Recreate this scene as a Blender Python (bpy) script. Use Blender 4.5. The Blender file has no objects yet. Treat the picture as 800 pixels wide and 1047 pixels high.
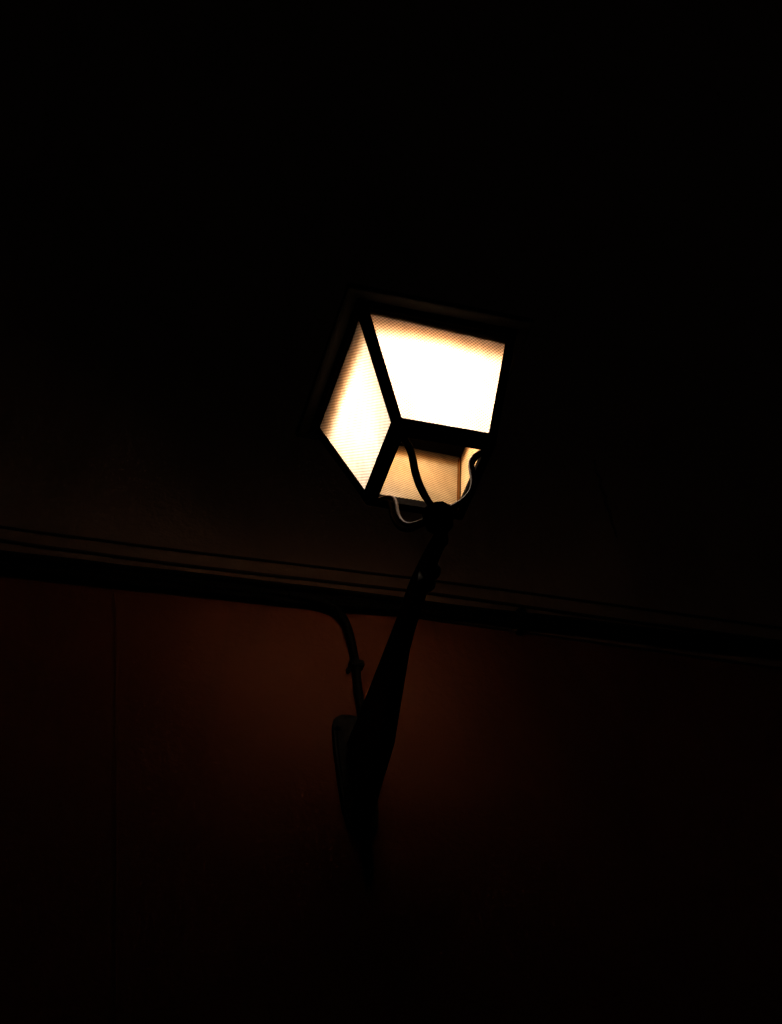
import bpy, bmesh, math, random
from mathutils import Vector, Matrix, noise

random.seed(7)
Z0 = 4.4            # height of the lantern's bottom frame above the street
D = 0.691           # distance from the lantern's axis to the wall
S = bpy.context.scene
COL = S.collection

# ------------------------------------------------------------------ helpers
def put(name, bm, mat, parent=None, smooth=False, bevel=0.0, recalc=True):
    if bevel:
        bmesh.ops.bevel(bm, geom=bm.edges[:], offset=bevel, segments=2, affect='EDGES', clamp_overlap=True)
    if recalc: bmesh.ops.recalc_face_normals(bm, faces=bm.faces[:])
    me = bpy.data.meshes.new(name)
    bm.to_mesh(me); bm.free()
    for p in me.polygons:
        p.use_smooth = smooth
    me.materials.append(mat)
    o = bpy.data.objects.new(name, me)
    COL.objects.link(o)
    if parent:
        o.parent = parent
        w = Vector(); q = parent
        while q: w += q.location; q = q.parent
        me.transform(Matrix.Translation(-w))
    return o

def tag(o, label=None, cat=None, group=None, kind=None):
    for k, v in (('label', label), ('category', cat), ('group', group), ('kind', kind)):
        if v: o[k] = v
    return o

def thing(name, loc, label, cat, group=None):
    o = bpy.data.objects.new(name, None)
    o.empty_display_size = 0.1
    COL.objects.link(o); o.location = loc
    return tag(o, label, cat, group)

def V(x, y, z): return Vector((x, y, z + Z0))

def box(bm, a, b):
    x0, y0, z0 = a; x1, y1, z1 = b
    vs = [bm.verts.new(p) for p in ((x0,y0,z0),(x1,y0,z0),(x1,y1,z0),(x0,y1,z0),(x0,y0,z1),(x1,y0,z1),(x1,y1,z1),(x0,y1,z1))]
    for f in ((3,2,1,0),(4,5,6,7),(0,1,5,4),(1,2,6,5),(2,3,7,6),(3,0,4,7)):
        bm.faces.new([vs[i] for i in f])

def hull8(bm, lo, hi):
    vs = [bm.verts.new(p) for p in list(lo) + list(hi)]
    for f in ((3,2,1,0),(4,5,6,7),(0,1,5,4),(1,2,6,5),(2,3,7,6),(3,0,4,7)):
        bm.faces.new([vs[i] for i in f])

def prism(bm, prof, x0, x1, slope=0.0):
    """closed (y,z) outline extruded along x"""
    a = [bm.verts.new(V(x0 - slope*y, y, z)) for y, z in prof]
    b = [bm.verts.new(V(x1 + slope*y, y, z)) for y, z in prof]
    n = len(prof)
    bm.faces.new(a); bm.faces.new(b[::-1])
    for i in range(n):
        bm.faces.new((a[i], b[i], b[(i+1) % n], a[(i+1) % n]))

def spline(pts, n):
    pts = [Vector(p) for p in pts]; out = []
    P = [pts[0]*2 - pts[1]] + pts + [pts[-1]*2 - pts[-2]]
    for i in range(1, len(P) - 2):
        p0, p1, p2, p3 = P[i-1:i+3]
        for k in range(n):
            t = k / n
            out.append(0.5*((2*p1) + (p2-p0)*t + (2*p0-5*p1+4*p2-p3)*t*t + (3*p1-p0-3*p2+p3)*t**3))
    out.append(pts[-1]); return out

def tube(bm, path, r, seg=10, side=None, flat=1.0):
    """tube along a path; r a number or list; flat squashes the section across 'side'"""
    rings = []; n = len(path); up = None
    for i, p in enumerate(path):
        t = (path[min(i+1, n-1)] - path[max(i-1, 0)]).normalized()
        if side is not None:
            u = (side - t*side.dot(t)).normalized()
        elif up is None:
            ref = Vector((0,0,1)) if abs(t.z) < .9 else Vector((1,0,0))
            u = (ref - t*ref.dot(t)).normalized()
        else:
            u = (up - t*up.dot(t)).normalized()
        up = u; w = t.cross(u)
        rr = r[i] if isinstance(r, (list, tuple)) else r
        rings.append([bm.verts.new(p + u*math.cos(a)*rr*flat + w*math.sin(a)*rr)
                      for a in (2*math.pi*k/seg for k in range(seg))])
    for A, B in zip(rings, rings[1:]):
        for k in range(seg):
            bm.faces.new((A[k], A[(k+1) % seg], B[(k+1) % seg], B[k]))
    bm.faces.new(rings[0][::-1]); bm.faces.new(rings[-1])

def lathe(bm, prof, cx, cy, seg=24, axis='Z'):
    """prof: (r, h); axis Z: h is z (lantern-relative); axis Y: h is y, centre (x=cx, z=cy)"""
    rings = []
    for r, h in prof:
        ring = []
        for k in range(seg):
            a = 2*math.pi*k/seg
            if axis == 'Z': ring.append(bm.verts.new(V(cx + r*math.cos(a), cy + r*math.sin(a), h)))
            else: ring.append(bm.verts.new(V(cx + r*math.cos(a), h, cy + r*math.sin(a))))
        rings.append(ring)
    for A, B in zip(rings, rings[1:]):
        for k in range(seg):
            bm.faces.new((A[k], A[(k+1) % seg], B[(k+1) % seg], B[k]))
    bm.faces.new(rings[0][::-1]); bm.faces.new(rings[-1])

# ---------------------------------------------------------------- materials
def mat(name):
    m = bpy.data.materials.new(name); m.use_nodes = True
    nt = m.node_tree
    for n in list(nt.nodes): nt.nodes.remove(n)
    out = nt.nodes.new('ShaderNodeOutputMaterial')
    def N(t, **kw):
        n = nt.nodes.new(t)
        for k, v in kw.items():
            if k in n.inputs.keys(): n.inputs[k].default_value = v
            else: setattr(n, k, v)
        return n
    return m, nt, N, nt.links.new, out

def ramp(N, stops):
    r = N('ShaderNodeValToRGB'); e = r.color_ramp.elements
    while len(e) < len(stops): e.new(0.5)
    for el, (p, c) in zip(e, stops): el.position = p; el.color = (*c, 1)
    return r

def surface_mat(name, c1, c2, rough=.9, nscale=3.0, bump=.15, bscale=60, spec=.3, metal=0.0, stain=None):
    m, nt, N, L, out = mat(name)
    tc = N('ShaderNodeTexCoord')
    n1 = N('ShaderNodeTexNoise', Scale=nscale, Detail=8.0, Roughness=.65); L(tc.outputs['Object'], n1.inputs['Vector'])
    rp = ramp(N, [(.3, c1), (.7, c2)]); L(n1.outputs['Fac'], rp.inputs['Fac'])
    b = N('ShaderNodeBsdfPrincipled', Roughness=rough, Metallic=metal)
    b.inputs['Specular IOR Level'].default_value = spec
    col = rp.outputs['Color']
    if stain:
        n3 = N('ShaderNodeTexNoise', Scale=1.3, Detail=10.0, Roughness=.7, Distortion=1.2)
        mp = N('ShaderNodeMapping'); mp.inputs['Scale'].default_value = (1.6, 1.6, .45)
        L(tc.outputs['Object'], mp.inputs['Vector']); L(mp.outputs['Vector'], n3.inputs['Vector'])
        r3 = ramp(N, [(.52, (0,0,0)), (.68, (1,1,1))]); L(n3.outputs['Fac'], r3.inputs['Fac'])
        mx = N('ShaderNodeMix', data_type='RGBA')
        ml = N('ShaderNodeMath', operation='MULTIPLY'); ml.inputs[1].default_value = .55
        L(r3.outputs['Color'], ml.inputs[0]); L(ml.outputs[0], mx.inputs['Factor'])
        L(col, mx.inputs[6]); mx.inputs[7].default_value = (*stain, 1)
        col = mx.outputs[2]
    L(col, b.inputs['Base Color'])
    n2 = N('ShaderNodeTexNoise', Scale=bscale, Detail=6.0, Roughness=.6); L(tc.outputs['Object'], n2.inputs['Vector'])
    add = N('ShaderNodeMath', operation='MULTIPLY_ADD'); add.inputs[1].default_value = 3.0
    L(n1.outputs['Fac'], add.inputs[0]); L(n2.outputs['Fac'], add.inputs[2])
    bp = N('ShaderNodeBump', Strength=bump, Distance=.01); L(add.outputs[0], bp.inputs['Height'])
    L(bp.outputs['Normal'], b.inputs['Normal'])
    L(b.outputs[0], out.inputs['Surface'])
    return m

M_TERRA = surface_mat('terracotta_plaster', (.082,.0215,.0090), (.108,.0290,.0125), .92, 2.6, .3, 45, .15, stain=(.042,.012,.006))
M_FRIEZE = surface_mat('grey_brown_plaster', (.122,.078,.058), (.165,.105,.078), .92, 2.2, .3, 50, .15, stain=(.07,.044,.033))
M_CRACK = surface_mat('crack_dirt', (.05,.034,.026), (.07,.047,.036), 1.0, 20, .1, 80, 0)
M_STONE = surface_mat('paving_stone', (.16,.15,.14), (.24,.22,.2), .9, 5, .3, 40, .3)
M_ASPH = surface_mat('asphalt', (.04,.04,.042), (.06,.06,.06), .9, 30, .4, 120, .3)
M_IRON = surface_mat('black_painted_iron', (.0035,.0032,.003), (.006,.0055,.005), .6, 25, .12, 140, .05)
M_MATT = surface_mat('matt_black_iron', (.0014,.0012,.0011), (.0026,.0023,.002), .8, 25, .12, 140, 0.0)
M_RODS = surface_mat('glint_tinted_rods', (.020,.0105,.0055), (.040,.021,.011), .65, 40, .15, 160, .02)  # black rods; warm base colour painted in for lamplit highlights
M_PENUMBRA = surface_mat('penumbra_orange', (.014,.0056,.0014), (.026,.011,.003), .8, 25, .1, 140, 0.0)  # bead colour: orange stands in for the penumbra at the pane corners
M_PLATE = surface_mat('weathered_iron', (.005,.005,.005), (.008,.0078,.0074), .75, 18, .2, 90, .05)
M_CABLE = surface_mat('black_cable_rubber', (.002,.002,.002), (.0035,.0033,.003), .85, 30, .1, 200, .03)
M_THIN = surface_mat('dark_cable_sheath', (.016,.012,.010), (.024,.018,.014), .8, 30, .1, 200, .1)

# ribbed prismatic pane: scatters the lamp through itself; crossed 45 degree prism ribs
def pane_mat(name, clear, back=.14):
    m, nt, N, L, out = mat(name)
    uv = N('ShaderNodeUVMap'); uv.uv_map = 'UVMap'
    sx = N('ShaderNodeSeparateXYZ'); L(uv.outputs[0], sx.inputs[0])
    def rib(op):
        a = N('ShaderNodeMath', operation=op); L(sx.outputs[0], a.inputs[0]); L(sx.outputs[1], a.inputs[1])
        b = N('ShaderNodeMath', operation='MULTIPLY'); b.inputs[1].default_value = 2*math.pi/.0092; L(a.outputs[0], b.inputs[0])
        s = N('ShaderNodeMath', operation='SINE'); L(b.outputs[0], s.inputs[0])
        return s
    s1, s2 = rib('ADD'), rib('SUBTRACT')
    mx = N('ShaderNodeMath', operation='ADD'); L(s1.outputs[0], mx.inputs[0]); L(s2.outputs[0], mx.inputs[1])
    mr = N('ShaderNodeMapRange'); L(mx.outputs[0], mr.inputs['Value'])
    mr.inputs['From Min'].default_value = -2; mr.inputs['From Max'].default_value = 2
    mr.inputs['To Min'].default_value = .2; mr.inputs['To Max'].default_value = 1.0
    tc = N('ShaderNodeTexCoord'); dm = N('ShaderNodeMapping'); dm.inputs['Scale'].default_value = (1, 1, .35)
    dn = N('ShaderNodeTexNoise', Scale=22.0, Detail=8.0, Roughness=.7); L(tc.outputs['Object'], dm.inputs['Vector']); L(dm.outputs[0], dn.inputs['Vector'])
    dr = N('ShaderNodeMapRange'); L(dn.outputs['Fac'], dr.inputs['Value'])
    dr.inputs['From Min'].default_value = .35; dr.inputs['From Max'].default_value = .65; dr.inputs['To Min'].default_value = .72; dr.inputs['To Max'].default_value = 1.0
    dd = N('ShaderNodeMath', operation='MULTIPLY'); L(mr.outputs[0], dd.inputs[0]); L(dr.outputs[0], dd.inputs[1]); mr = dd
    tcol = N('ShaderNodeMix', data_type='RGBA'); tcol.inputs[6].default_value = (0,0,0,1); tcol.inputs[7].default_value = (.88,.87,.85,1)
    L(mr.outputs[0], tcol.inputs['Factor'])
    rcol = N('ShaderNodeMix', data_type='RGBA'); rcol.inputs[6].default_value = (0,0,0,1); rcol.inputs[7].default_value = (.56,.42,.235,1)
    L(mr.outputs[0], rcol.inputs['Factor'])
    tr = N('ShaderNodeBsdfTranslucent'); L(tcol.outputs[2], tr.inputs['Color'])
    df = N('ShaderNodeBsdfDiffuse'); L(rcol.outputs[2], df.inputs['Color'])
    rf = N('ShaderNodeBsdfRefraction', Roughness=.5, IOR=2.0); L(tcol.outputs[2], rf.inputs['Color'])
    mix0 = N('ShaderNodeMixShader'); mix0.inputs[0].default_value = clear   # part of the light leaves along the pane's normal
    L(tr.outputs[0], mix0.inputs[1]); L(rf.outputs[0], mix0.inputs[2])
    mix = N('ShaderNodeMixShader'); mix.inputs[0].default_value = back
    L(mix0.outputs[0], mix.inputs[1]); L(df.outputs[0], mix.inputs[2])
    gl = N('ShaderNodeBsdfGlossy', Roughness=.25); gl.inputs['Color'].default_value = (.8,.8,.8,1)
    m2 = N('ShaderNodeMixShader'); m2.inputs[0].default_value = .02; L(mix.outputs[0], m2.inputs[1]); L(gl.outputs[0], m2.inputs[2])
    L(m2.outputs[0], out.inputs['Surface'])
    return m
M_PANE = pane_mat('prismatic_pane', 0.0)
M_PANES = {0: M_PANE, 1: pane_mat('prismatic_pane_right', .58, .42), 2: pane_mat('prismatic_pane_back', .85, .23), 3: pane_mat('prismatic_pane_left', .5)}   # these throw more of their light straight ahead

def bulb_mat(strength):
    m, nt, N, L, out = mat('glowing_bulb')
    e = N('ShaderNodeEmission', Strength=strength); tc = N('ShaderNodeTexCoord'); sp = N('ShaderNodeSeparateXYZ'); L(tc.outputs['Generated'], sp.inputs[0])
    rp = ramp(N, [(0, (1.0,.82,.62)), (.035, (1.0,.82,.62)), (.06, (.05,.008,.001)), (.18, (.09,.02,.003)), (.38, (.40,.14,.028)), (.56, (.85,.50,.22)), (.74, (1,.78,.55)), (1, (1,.86,.70))])     # white flat tip, amber band added to tint the panes' penumbra, whiter towards the socket
    L(sp.outputs[2], rp.inputs['Fac']); L(rp.outputs['Color'], e.inputs['Color'])
    L(e.outputs[0], out.inputs['Surface']); return m
M_BULB = bulb_mat(900)

# ------------------------------------------------------------------ setting
bm = bmesh.new(); s = 250
bm.faces.new([bm.verts.new(p) for p in ((-s,-s,0),(s,-s,0),(s,s,0),(-s,s,0))])
tag(put('ground', bm, M_ASPH), kind='structure')
bm = bmesh.new(); box(bm, (-12, D-1.6, .004), (12, D-.004, .13))
tag(put('pavement', bm, M_STONE, bevel=.01), kind='structure')

wall = thing('house_facade', (0, D, 0), 'tall house wall, terracotta plaster below and grey brown plaster above the cables', 'house wall')
ZB = .262                       # where the two coats of plaster meet, behind the cables
bm = bmesh.new(); box(bm, (-7, D, 0.0), (7, D+5, Z0+ZB))
put('lower_wall', bm, M_TERRA, wall)
bm = bmesh.new(); box(bm, (-7, D-.008, Z0+ZB+.001), (7, D+5, Z0+6.6))
put('upper_wall', bm, M_FRIEZE, wall)
bm = bmesh.new(); prism(bm, [(D-.008, 6.603), (D-.1, 6.65), (D-.14, 6.75), (D-.3, 6.8), (D-.3, 6.9), (D+5, 6.9), (D+5, 6.603)], -7.1, 7.1)
put('cornice', bm, M_FRIEZE, wall)
bm = bmesh.new()                # a hairline crack in the upper plaster
pts = [(.886 + .004*math.sin(i*2.3) + .003*random.uniform(-1,1), .70 + .34*i/12) for i in range(13)]
for i, ((x0, z0), (x1, z1)) in enumerate(zip(pts, pts[1:])):
    w0 = .0055*(1-abs(i/6-1)*.6); w1 = .0055*(1-abs((i+1)/6-1)*.6); y0 = D-.008; y1 = D-.0105
    hull8(bm, [V(x0-w0,y0,z0), V(x0+w0,y0,z0), V(x0+w0,y1,z0), V(x0-w0,y1,z0)],
              [V(x1-w1,y0,z1), V(x1+w1,y0,z1), V(x1+w1,y1,z1), V(x1-w1,y1,z1)])
put('plaster_crack', bm, M_CRACK, wall)

# ------------------------------------------------------------------- cables
def lerp_tab(tab, x):
    if x <= tab[0][0]: 
        (x0,y0),(x1,y1) = tab[0], tab[1]; return y0
    for (x0, y0), (x1, y1) in zip(tab, tab[1:]):
        if x <= x1: return y0 + (y1-y0)*(x-x0)/(x1-x0)
    return tab[-1][1]
TOP = [(-.77,.276),(-.6,.281),(-.41,.287),(-.2,.295),(0,.302),(.16,.305),(.37,.304),(.71,.314),(1.0,.322),(1.25,.33),(2,.34)]
BOT = [(-.77,.205),(-.6,.212),(-.41,.222),(-.21,.232),(0,.243),(.16,.254),(.37,.262),(.7,.27),(1.0,.281),(1.25,.29),(2,.30)]
bundle = thing('cable_bundle', (0, D, Z0+.26), 'thick bundle of black cables running along the wall behind the bracket', 'cable bundle')
spec = [(.12,.0105,.012),(.36,.012,.013),(.58,.011,.020),(.75,.0125,.014),(.93,.010,.012),(.45,.008,.034)]
for ci, (fr, r, off) in enumerate(spec):
    pts = []
    x = -6.5; ph = random.uniform(0, 6)
    while x <= 6.5:
        t, b = lerp_tab(TOP, x), lerp_tab(BOT, x)
        z = t - r*.7 + (b - t + 1.4*r)*fr + .0018*math.sin(x*5.1+ph) + .0012*math.sin(x*11.7+2*ph)
        pts.append(V(x, D - .008 - off + .0015*math.sin(x*7+ph*1.7), z)); x += .13
    bm = bmesh.new(); tube(bm, spline(pts, 3), r, 10)
    put('cable', bm, M_CABLE, bundle, smooth=True)
for x in (-1.35, .508, 1.9):                        # straps that hold the bundle on the wall
    t, b = lerp_tab(TOP, x), lerp_tab(BOT, x)
    path = [V(x, D-.006, t+.008), V(x, D-.03, t+.006), V(x, D-.052, (t+b)/2+.01), V(x, D-.05, (t+b)/2-.01), V(x, D-.03, b-.006), V(x, D+.0, b-.008)]
    bm = bmesh.new(); tube(bm, spline(path, 5), .005, 8, side=Vector((1,0,0)), flat=1.8)
    put('strap', bm, M_CABLE, bundle, smooth=True)

def wire(name, pts, r, label, cat, m=M_THIN, n=6, group=None):
    bm = bmesh.new(); tube(bm, spline([V(*p) for p in pts], n), r, 8)
    o = put(name, bm, m, None, smooth=True)
    c = Vector(V(*pts[0])); o.data.transform(Matrix.Translation(-c)); o.location = c
    return tag(o, label, cat, group)
def along(tab, r, yo=.008):
    out = []; x = -6.5
    while x <= 6.5:
        z = lerp_tab(tab, x) + .0016*math.sin(x*3.7+tab[0][1]*40)
        out.append((x, D-yo-r-.001, z)); x += .16
    return out
wire('cable', along([(-.77,.368),(-.4,.374),(0,.390),(.28,.402),(.5,.408),(1,.415),(2,.42)], .0034),
     .0034, 'upper of two thin cables strung along the wall above the thick bundle', 'cable')
wire('cable', along([(-.77,.318),(-.4,.324),(0,.339),(.27,.350),(.72,.352),(1.2,.362),(2,.37)], .0042),
     .0042, 'lower of two thin cables strung along the wall just above the thick bundle', 'cable')
wire('cable', [(-.568, D-.006, .215), (-.5605, D-.006, .12), (-.558, D-.0055, -.1), (-.556, D-.0065, -.4), (-.553, D-.0055, -.8), (-.549, D-.006, -1.3), (-.55, D-.006, -2.4), (-.55, D-.006, -3.9)],
     .0014, 'thin painted over cable running straight down the terracotta wall far left of the lamp', 'cable', M_TERRA)

drop = thing('drop_cable', (.03, D, Z0-.05), 'short dark cable dropping from the cable bundle to the bracket plate', 'cable')
pts = [(-.13,D-.03,.252),(-.06,D-.028,.248),(-.012,D-.024,.236),(.014,D-.018,.212),(.027,D-.015,.165),(.033,D-.013,.10),(.035,D-.013,.04),(.033,D-.013,-.015),(.035,D-.012,-.07),(.033,D-.012,-.125)]
bm = bmesh.new(); tube(bm, spline([V(*p) for p in pts], 6), .0105, 10); put('cable', bm, M_CABLE, drop, smooth=True)
bm = bmesh.new(); box(bm, V(.018, D-.028, .046), V(.054, D-.001, .064)); box(bm, V(.010, D-.016, .030), V(.0195, D-.001, .045))
put('cable_clip', bm, M_CABLE, drop, bevel=.003)

# --------------------------------------------------------------- wall lamp
lamp = thing('wall_lamp', (0, D, Z0-.6), 'lit four sided street lantern on a black iron bracket fixed to the wall', 'street lamp')
SB, ST, H = .22, .3805, .34
def half(z): return (SB + (ST-SB)*z/H)/2
BW, HB, HT = .0171, .0322, .0152

frame = None
bm = bmesh.new()
def ring(z0, z1, w, out=.0035):          # four bars butted at the corners
    h0, h1 = half(z0)+out, half(z1)+out
    i0, i1 = half(z0)-w, half(z1)-w
    for k in range(4):
        c, s_ = (1,0,-1,0)[k], (0,1,0,-1)[k]
        def P(u, v, z): return V(u*c - v*s_, u*s_ + v*c, z)
        hull8(bm, [P(-h0,-h0,z0), P(h0,-h0,z0), P(i0,-i0,z0), P(-i0,-i0,z0)],
                  [P(-h1,-h1,z1), P(h1,-h1,z1), P(i1,-i1,z1), P(-i1,-i1,z1)])
ring(0, HB, .0165)
ring(H-HT-.004, H, .02)
for sx in (-1, 1):
    for sy in (-1, 1):
        z0, z1 = HB+.0005, H-HT-.0045
        h0, h1 = half(z0)+.003, half(z1)+.003
        lo, hi = [], []
        for a, b in ((0,0),(1,0),(1,.34),(.34,.34),(.34,1),(0,1)):   # angle-iron section
            lo.append(V(sx*(h0-a*(BW+.003)), sy*(h0-b*(BW+.003)), z0)); hi.append(V(sx*(h1-a*(BW+.005)), sy*(h1-b*(BW+.005)), z1))
        A = [bm.verts.new(p) for p in lo]; B = [bm.verts.new(p) for p in hi]
        bm.faces.new(A); bm.faces.new(B[::-1])
        for i in range(6): bm.faces.new((A[i], B[i], B[(i+1)%6], A[(i+1)%6]))
frame = put('lantern_frame', bm, M_MATT, lamp, bevel=.0012)

for sx in (-1, 1):                                  # glazing beads inside the four corners, coloured for the penumbra there
    for sy in (-1, 1):
        z0, z1 = HB+.001, H-HT-.04
        Q = lambda z: [V(sx*(half(z)-u), sy*(half(z)-v), z) for u, v in ((.0075,.0075),(.0145,.0075),(.0145,.0095),(.0095,.0145))]
        bm = bmesh.new(); hull8(bm, Q(z0), Q(z1)); put('glazing_bead', bm, M_PENUMBRA, frame)
for k in range(4):                                  # four prismatic panes, set just behind the bars
    c, s_ = (1,0,-1,0)[k], (0,1,0,-1)[k]
    z0, z1 = HB-.006, H-HT+.004
    a0, a1 = half(z0)-.006, half(z1)-.006
    bm = bmesh.new(); uvl = bm.loops.layers.uv.new('UVMap')
    pl = [(-a0+.004, -a0, z0), (a0-.004, -a0, z0), (a1-.004, -a1, z1), (-a1+.004, -a1, z1)]
    vs = [bm.verts.new(V(u*c - v*s_, u*s_ + v*c, z)) for u, v, z in pl]
    f = bm.faces.new(vs)
    for lp, (u, v, z) in zip(f.loops, pl): lp[uvl].uv = (u, z*math.hypot(1, (ST-SB)/2/H))
    f.normal_update()
    if f.normal.dot(f.calc_center_median() - V(0, 0, .15)) > 0: f.normal_flip()
    put('glass_pane', bm, M_PANES[k], frame, recalc=False)

# roof: brim, hipped cap, chimney and finial
bm = bmesh.new()
BY = .008      # the lamp sits back in the lantern, nearer the wall
def ringverts(h, z, dy=0): return [bm.verts.new(V(x*h, y*h+dy, z)) for x, y in ((-1,-1),(1,-1),(1,1),(-1,1))]
levels = [(.186,H+.0005), (.215,H+.0005-.006), (.222,H-.004), (.224,H+.012), (.212,H+.022), (.16,H+.062), (.105,H+.095), (.075,H+.112), (.075,H+.15), (.085,H+.155), (.085,H+.162), (.03,H+.19)]
R_ = [ringverts(h, z) for h, z in levels]
for A, B in zip(R_, R_[1:]):
    for k in range(4): bm.faces.new((A[k], A[(k+1)%4], B[(k+1)%4], B[k]))
bm.faces.new(R_[0][::-1]); bm.faces.new(R_[-1])
roof = put('roof', bm, M_IRON, lamp, bevel=.0015)
bm = bmesh.new(); lathe(bm, [(.022,H+.1905),(.024,H+.2),(.012,H+.21),(.016,H+.225),(.022,H+.24),(.016,H+.255),(.006,H+.275),(.001,H+.295)], 0, 0, 16)
put('finial', bm, M_IRON, roof, smooth=True)

# reflector under the roof and the bulb below it; the reflector hangs a little askew
bm = bmesh.new()
inner = [(.085,.2545),(.083,.284),(.07,.301),(.02,.303)]
outer = [(.087,.2545),(.087,.304),(.172,.305),(.172,.3085),(.10,.3095),(.075,.312),(.02,.3155)]  # wide flange added to keep bounced light off the panes' tops
sq = [ringverts(h, z, BY if h < .11 else 0) for h, z in outer[::-1] + inner]
for A, B in zip(sq, sq[1:]):
    for k in range(4): bm.faces.new((A[k], A[(k+1)%4], B[(k+1)%4], B[k]))
bm.faces.new(sq[0]); bm.faces.new(sq[-1])
tilt = Matrix.Translation(V(0,0,.27)) @ Matrix.Rotation(math.radians(2.0), 4, Vector((.25,1,0)).normalized()) @ Matrix.Translation(-V(0,0,.27))
bmesh.ops.transform(bm, matrix=tilt, verts=bm.verts[:])
shade = put('reflector', bm, M_MATT, lamp)
bm = bmesh.new(); lathe(bm, [(.001,.196),(.0165,.1965),(.0205,.202),(.024,.232),(.021,.251),(.014,.262),(.010,.269)], -.002, BY, 20)
put('bulb', bm, M_BULB, shade, smooth=True)
bm = bmesh.new(); lathe(bm, [(.012,.2695),(.014,.271),(.014,.3015),(.012,.303)], -.002, BY, 20)
put('bulb_socket', bm, M_IRON, shade, smooth=True)

# four scrolled prongs from the bottom corners down to the collar
def prong(sx, sy):
    e = Vector((sx, sy, 0)).normalized()
    rz = [(.148,.004),(.128,-.001),(.110,-.005),(.0985,-.018),(.0955,-.040),(.0945,-.074),(.0845,-.105),(.065,-.120),(.047,-.124),(.022,-.125)]
    if sx > 0 and sy > 0: rz = [(r*(1 if i < 3 else .94 if i == 3 else .74), z) for i, (r, z) in enumerate(rz)]      # bent in closer than the others
    runs = [rz]
    if sx < 0 and sy > 0: runs = [[(r - .004*(3 <= i <= 6), z) for i, (r, z) in enumerate(rz)],
        [(.138,-.012),(.120,-.0135),(.108,-.020),(.1035,-.036),(.103,-.074),(.092,-.111),(.072,-.131),(.050,-.134),(.024,-.133)]]   # a doubled rod
    bm = bmesh.new()
    for rz in runs:
        path = spline([V(e.x*r, e.y*r, z) for r, z in rz], 6)
        n = len(path); tube(bm, path, [(.0056 if len(runs) == 1 else .0040) + .0014*math.sin(math.pi*i/n) for i in range(n)], 10, side=Vector((-e.y, e.x, 0)), flat=1.3)
    return put('prong', bm, M_RODS, frame, smooth=True)
for sx in (-1, 1):
    for sy in (-1, 1): prong(sx, sy)
bm = bmesh.new()
lathe(bm, [(.006,-.118),(.033,-.1185),(.036,-.121),(.036,-.134),(.032,-.136),(.032,-.155),(.024,-.168),(.014,-.180),(.0135,-.206),(.011,-.216),(.003,-.220)], 0, 0, 8)
put('collar', bm, M_MATT, lamp, bevel=.001)

# bracket arm: a deep web that grows towards the wall, with a rounded upper flange and a knob
ARM_TOP = [(-.012,-.186),(.067,-.173),(.163,-.168),(.266,-.186),(.42,-.204),(.54,-.218),(.655,-.228)]
ARM_BOT = [(.655,-.446),(.633,-.436),(.60,-.410),(.55,-.395),(.493,-.395),(.453,-.382),(.361,-.295),(.29,-.250),(.231,-.224),(.138,-.205),(.05,-.203),(-.012,-.212)]
bm = bmesh.new()
prism(bm, ARM_TOP + ARM_BOT, -.0115, .0115, .013)
arm = put('bracket_arm', bm, M_IRON, lamp, bevel=.006)
bm = bmesh.new(); pp = spline([V(0, y, z+.003) for y, z in ARM_TOP], 5)
tube(bm, pp, [.0125 + .013*max(p.y, 0) for p in pp], 12, side=Vector((0,0,1)), flat=.55)
put('top_flange', bm, M_IRON, arm, smooth=True)
bm = bmesh.new()
lathe(bm, [(.002,-.240),(.011,-.238),(.018,-.231),(.020,-.222),(.018,-.211),(.014,-.190)], 0, .115, 18)
put('knob', bm, M_IRON, arm, smooth=True)
bm = bmesh.new(); bmesh.ops.create_icosphere(bm, subdivisions=3, radius=.022, matrix=Matrix.Translation(V(.008, .10, -.196)))
put('knob', bm, M_IRON, arm, smooth=True)

# wall plate: long shield with a rounded head and a pointed foot
def shield(y0, y1, k=1.0):
    pts = [(-.044,-.15),(-.038,-.127),(-.022,-.114),(.0,-.110),(.022,-.114),(.038,-.127),(.046,-.15),(.047,-.22),(.045,-.33),(.043,-.40),(.037,-.445),(.022,-.470),(.004,-.482),(-.016,-.472),(-.033,-.445),(-.040,-.40),(-.043,-.33),(-.046,-.22)]
    a = [bm.verts.new(V(x*k+.002, y0, -.3+(z+.3)*(1-(1-k)*.25))) for x, z in pts]; b = [bm.verts.new(V(x*k+.002, y1, -.3+(z+.3)*(1-(1-k)*.25))) for x, z in pts]
    n = len(pts); bm.faces.new(a); bm.faces.new(b[::-1])
    for i in range(n): bm.faces.new((a[i], b[i], b[(i+1)%n], a[(i+1)%n]))
bm = bmesh.new(); shield(D-.016, D-.0005)
plate = put('wall_plate', bm, M_PLATE, lamp, bevel=.003)
bm = bmesh.new(); shield(D-.021, D-.0165, .86)
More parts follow.
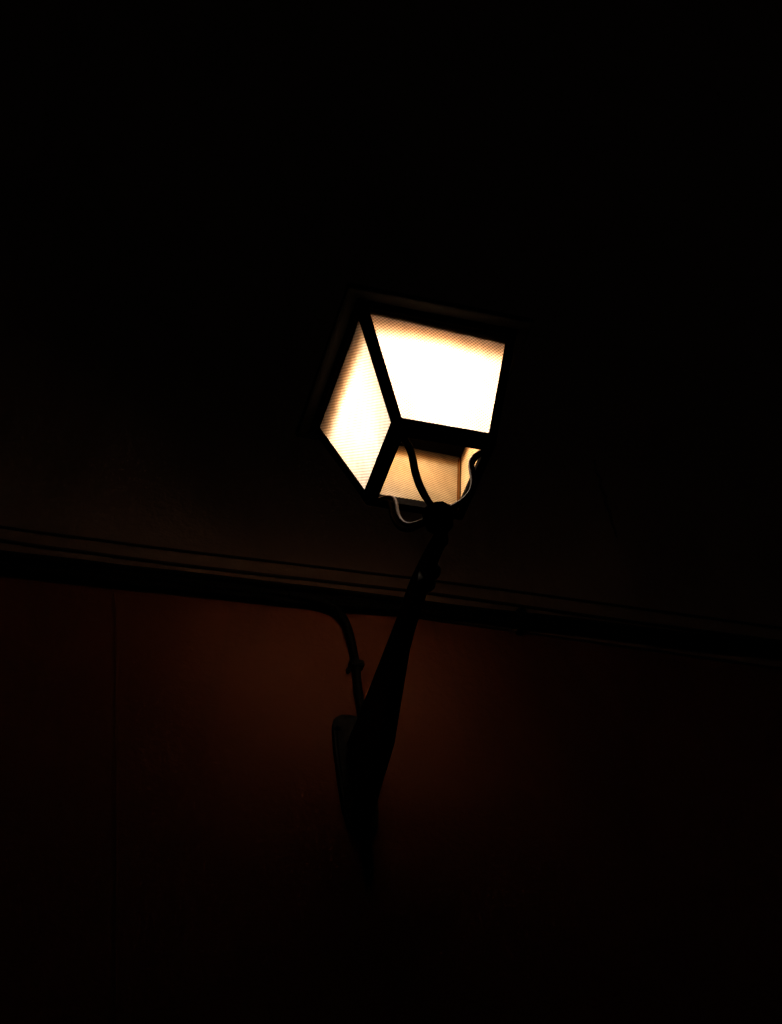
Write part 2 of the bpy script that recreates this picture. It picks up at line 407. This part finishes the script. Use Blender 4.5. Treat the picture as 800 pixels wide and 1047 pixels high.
put('raised_panel', bm, M_PLATE, plate, bevel=.005)
for x, z in ((-.032,-.165),(.036,-.165),(-.030,-.40),(.034,-.40)):
    bm = bmesh.new(); lathe(bm, [(.007,D-.017),(.007,D-.021),(.005,D-.025),(.001,D-.0265)], x, z, 10, axis='Y')
    put('bolt', bm, M_IRON, plate, smooth=True)
bm = bmesh.new(); tube(bm, [V(.004, D-.016, z) for z in (-.46,-.49,-.52,-.56,-.588,-.598)], [.014,.0125,.0115,.0105,.008,.002], 12)
put('plate_tail', bm, M_IRON, plate, smooth=True)

# ------------------------------------------------------------------- light
W = bpy.data.worlds.new('World'); S.world = W; W.use_nodes = True
nt = W.node_tree
bg = nt.nodes['Background']
sky = nt.nodes.new('ShaderNodeTexSky'); sky.sky_type = 'NISHITA'; sky.sun_disc = False
sky.sun_elevation = math.radians(35); sky.sun_rotation = math.radians(200)
sky.air_density = 1.0; sky.dust_density = 4.0
nt.links.new(sky.outputs[0], bg.inputs['Color'])
bg.inputs['Strength'].default_value = .0006          # night: only a trace of skylight

# ------------------------------------------------------------------ camera
cam = bpy.data.cameras.new('camera'); co = bpy.data.objects.new('camera', cam); COL.objects.link(co)
right = Vector((0.9489622492481917, -0.29659326014299153, -0.10725244770889049))
down = Vector((0.14944357351280746, 0.7223198436021216, -0.6752189732777991))
fwd = Vector((0.2777359678498963, 0.6247291265631402, 0.729778220136861))
m3 = Matrix((right, -down, -fwd)).transposed()
co.matrix_world = Matrix.Translation(Vector((-1.13287, -2.30639, -2.83565+Z0))) @ m3.to_4x4()
cam.sensor_fit = 'VERTICAL'; cam.sensor_height = 36.0; cam.lens = 36.0*1779.5/1047
cam.clip_start = .05; cam.clip_end = 1000
S.camera = co

S.view_settings.view_transform = 'Standard'; S.view_settings.look = 'None'
S.view_settings.exposure = 0; S.view_settings.gamma = 1
S.render.engine = 'CYCLES'
S.cycles.use_denoising = True
S.cycles.max_bounces = 10; S.cycles.diffuse_bounces = 6; S.cycles.transmission_bounces = 6
S.cycles.sample_clamp_indirect = 30
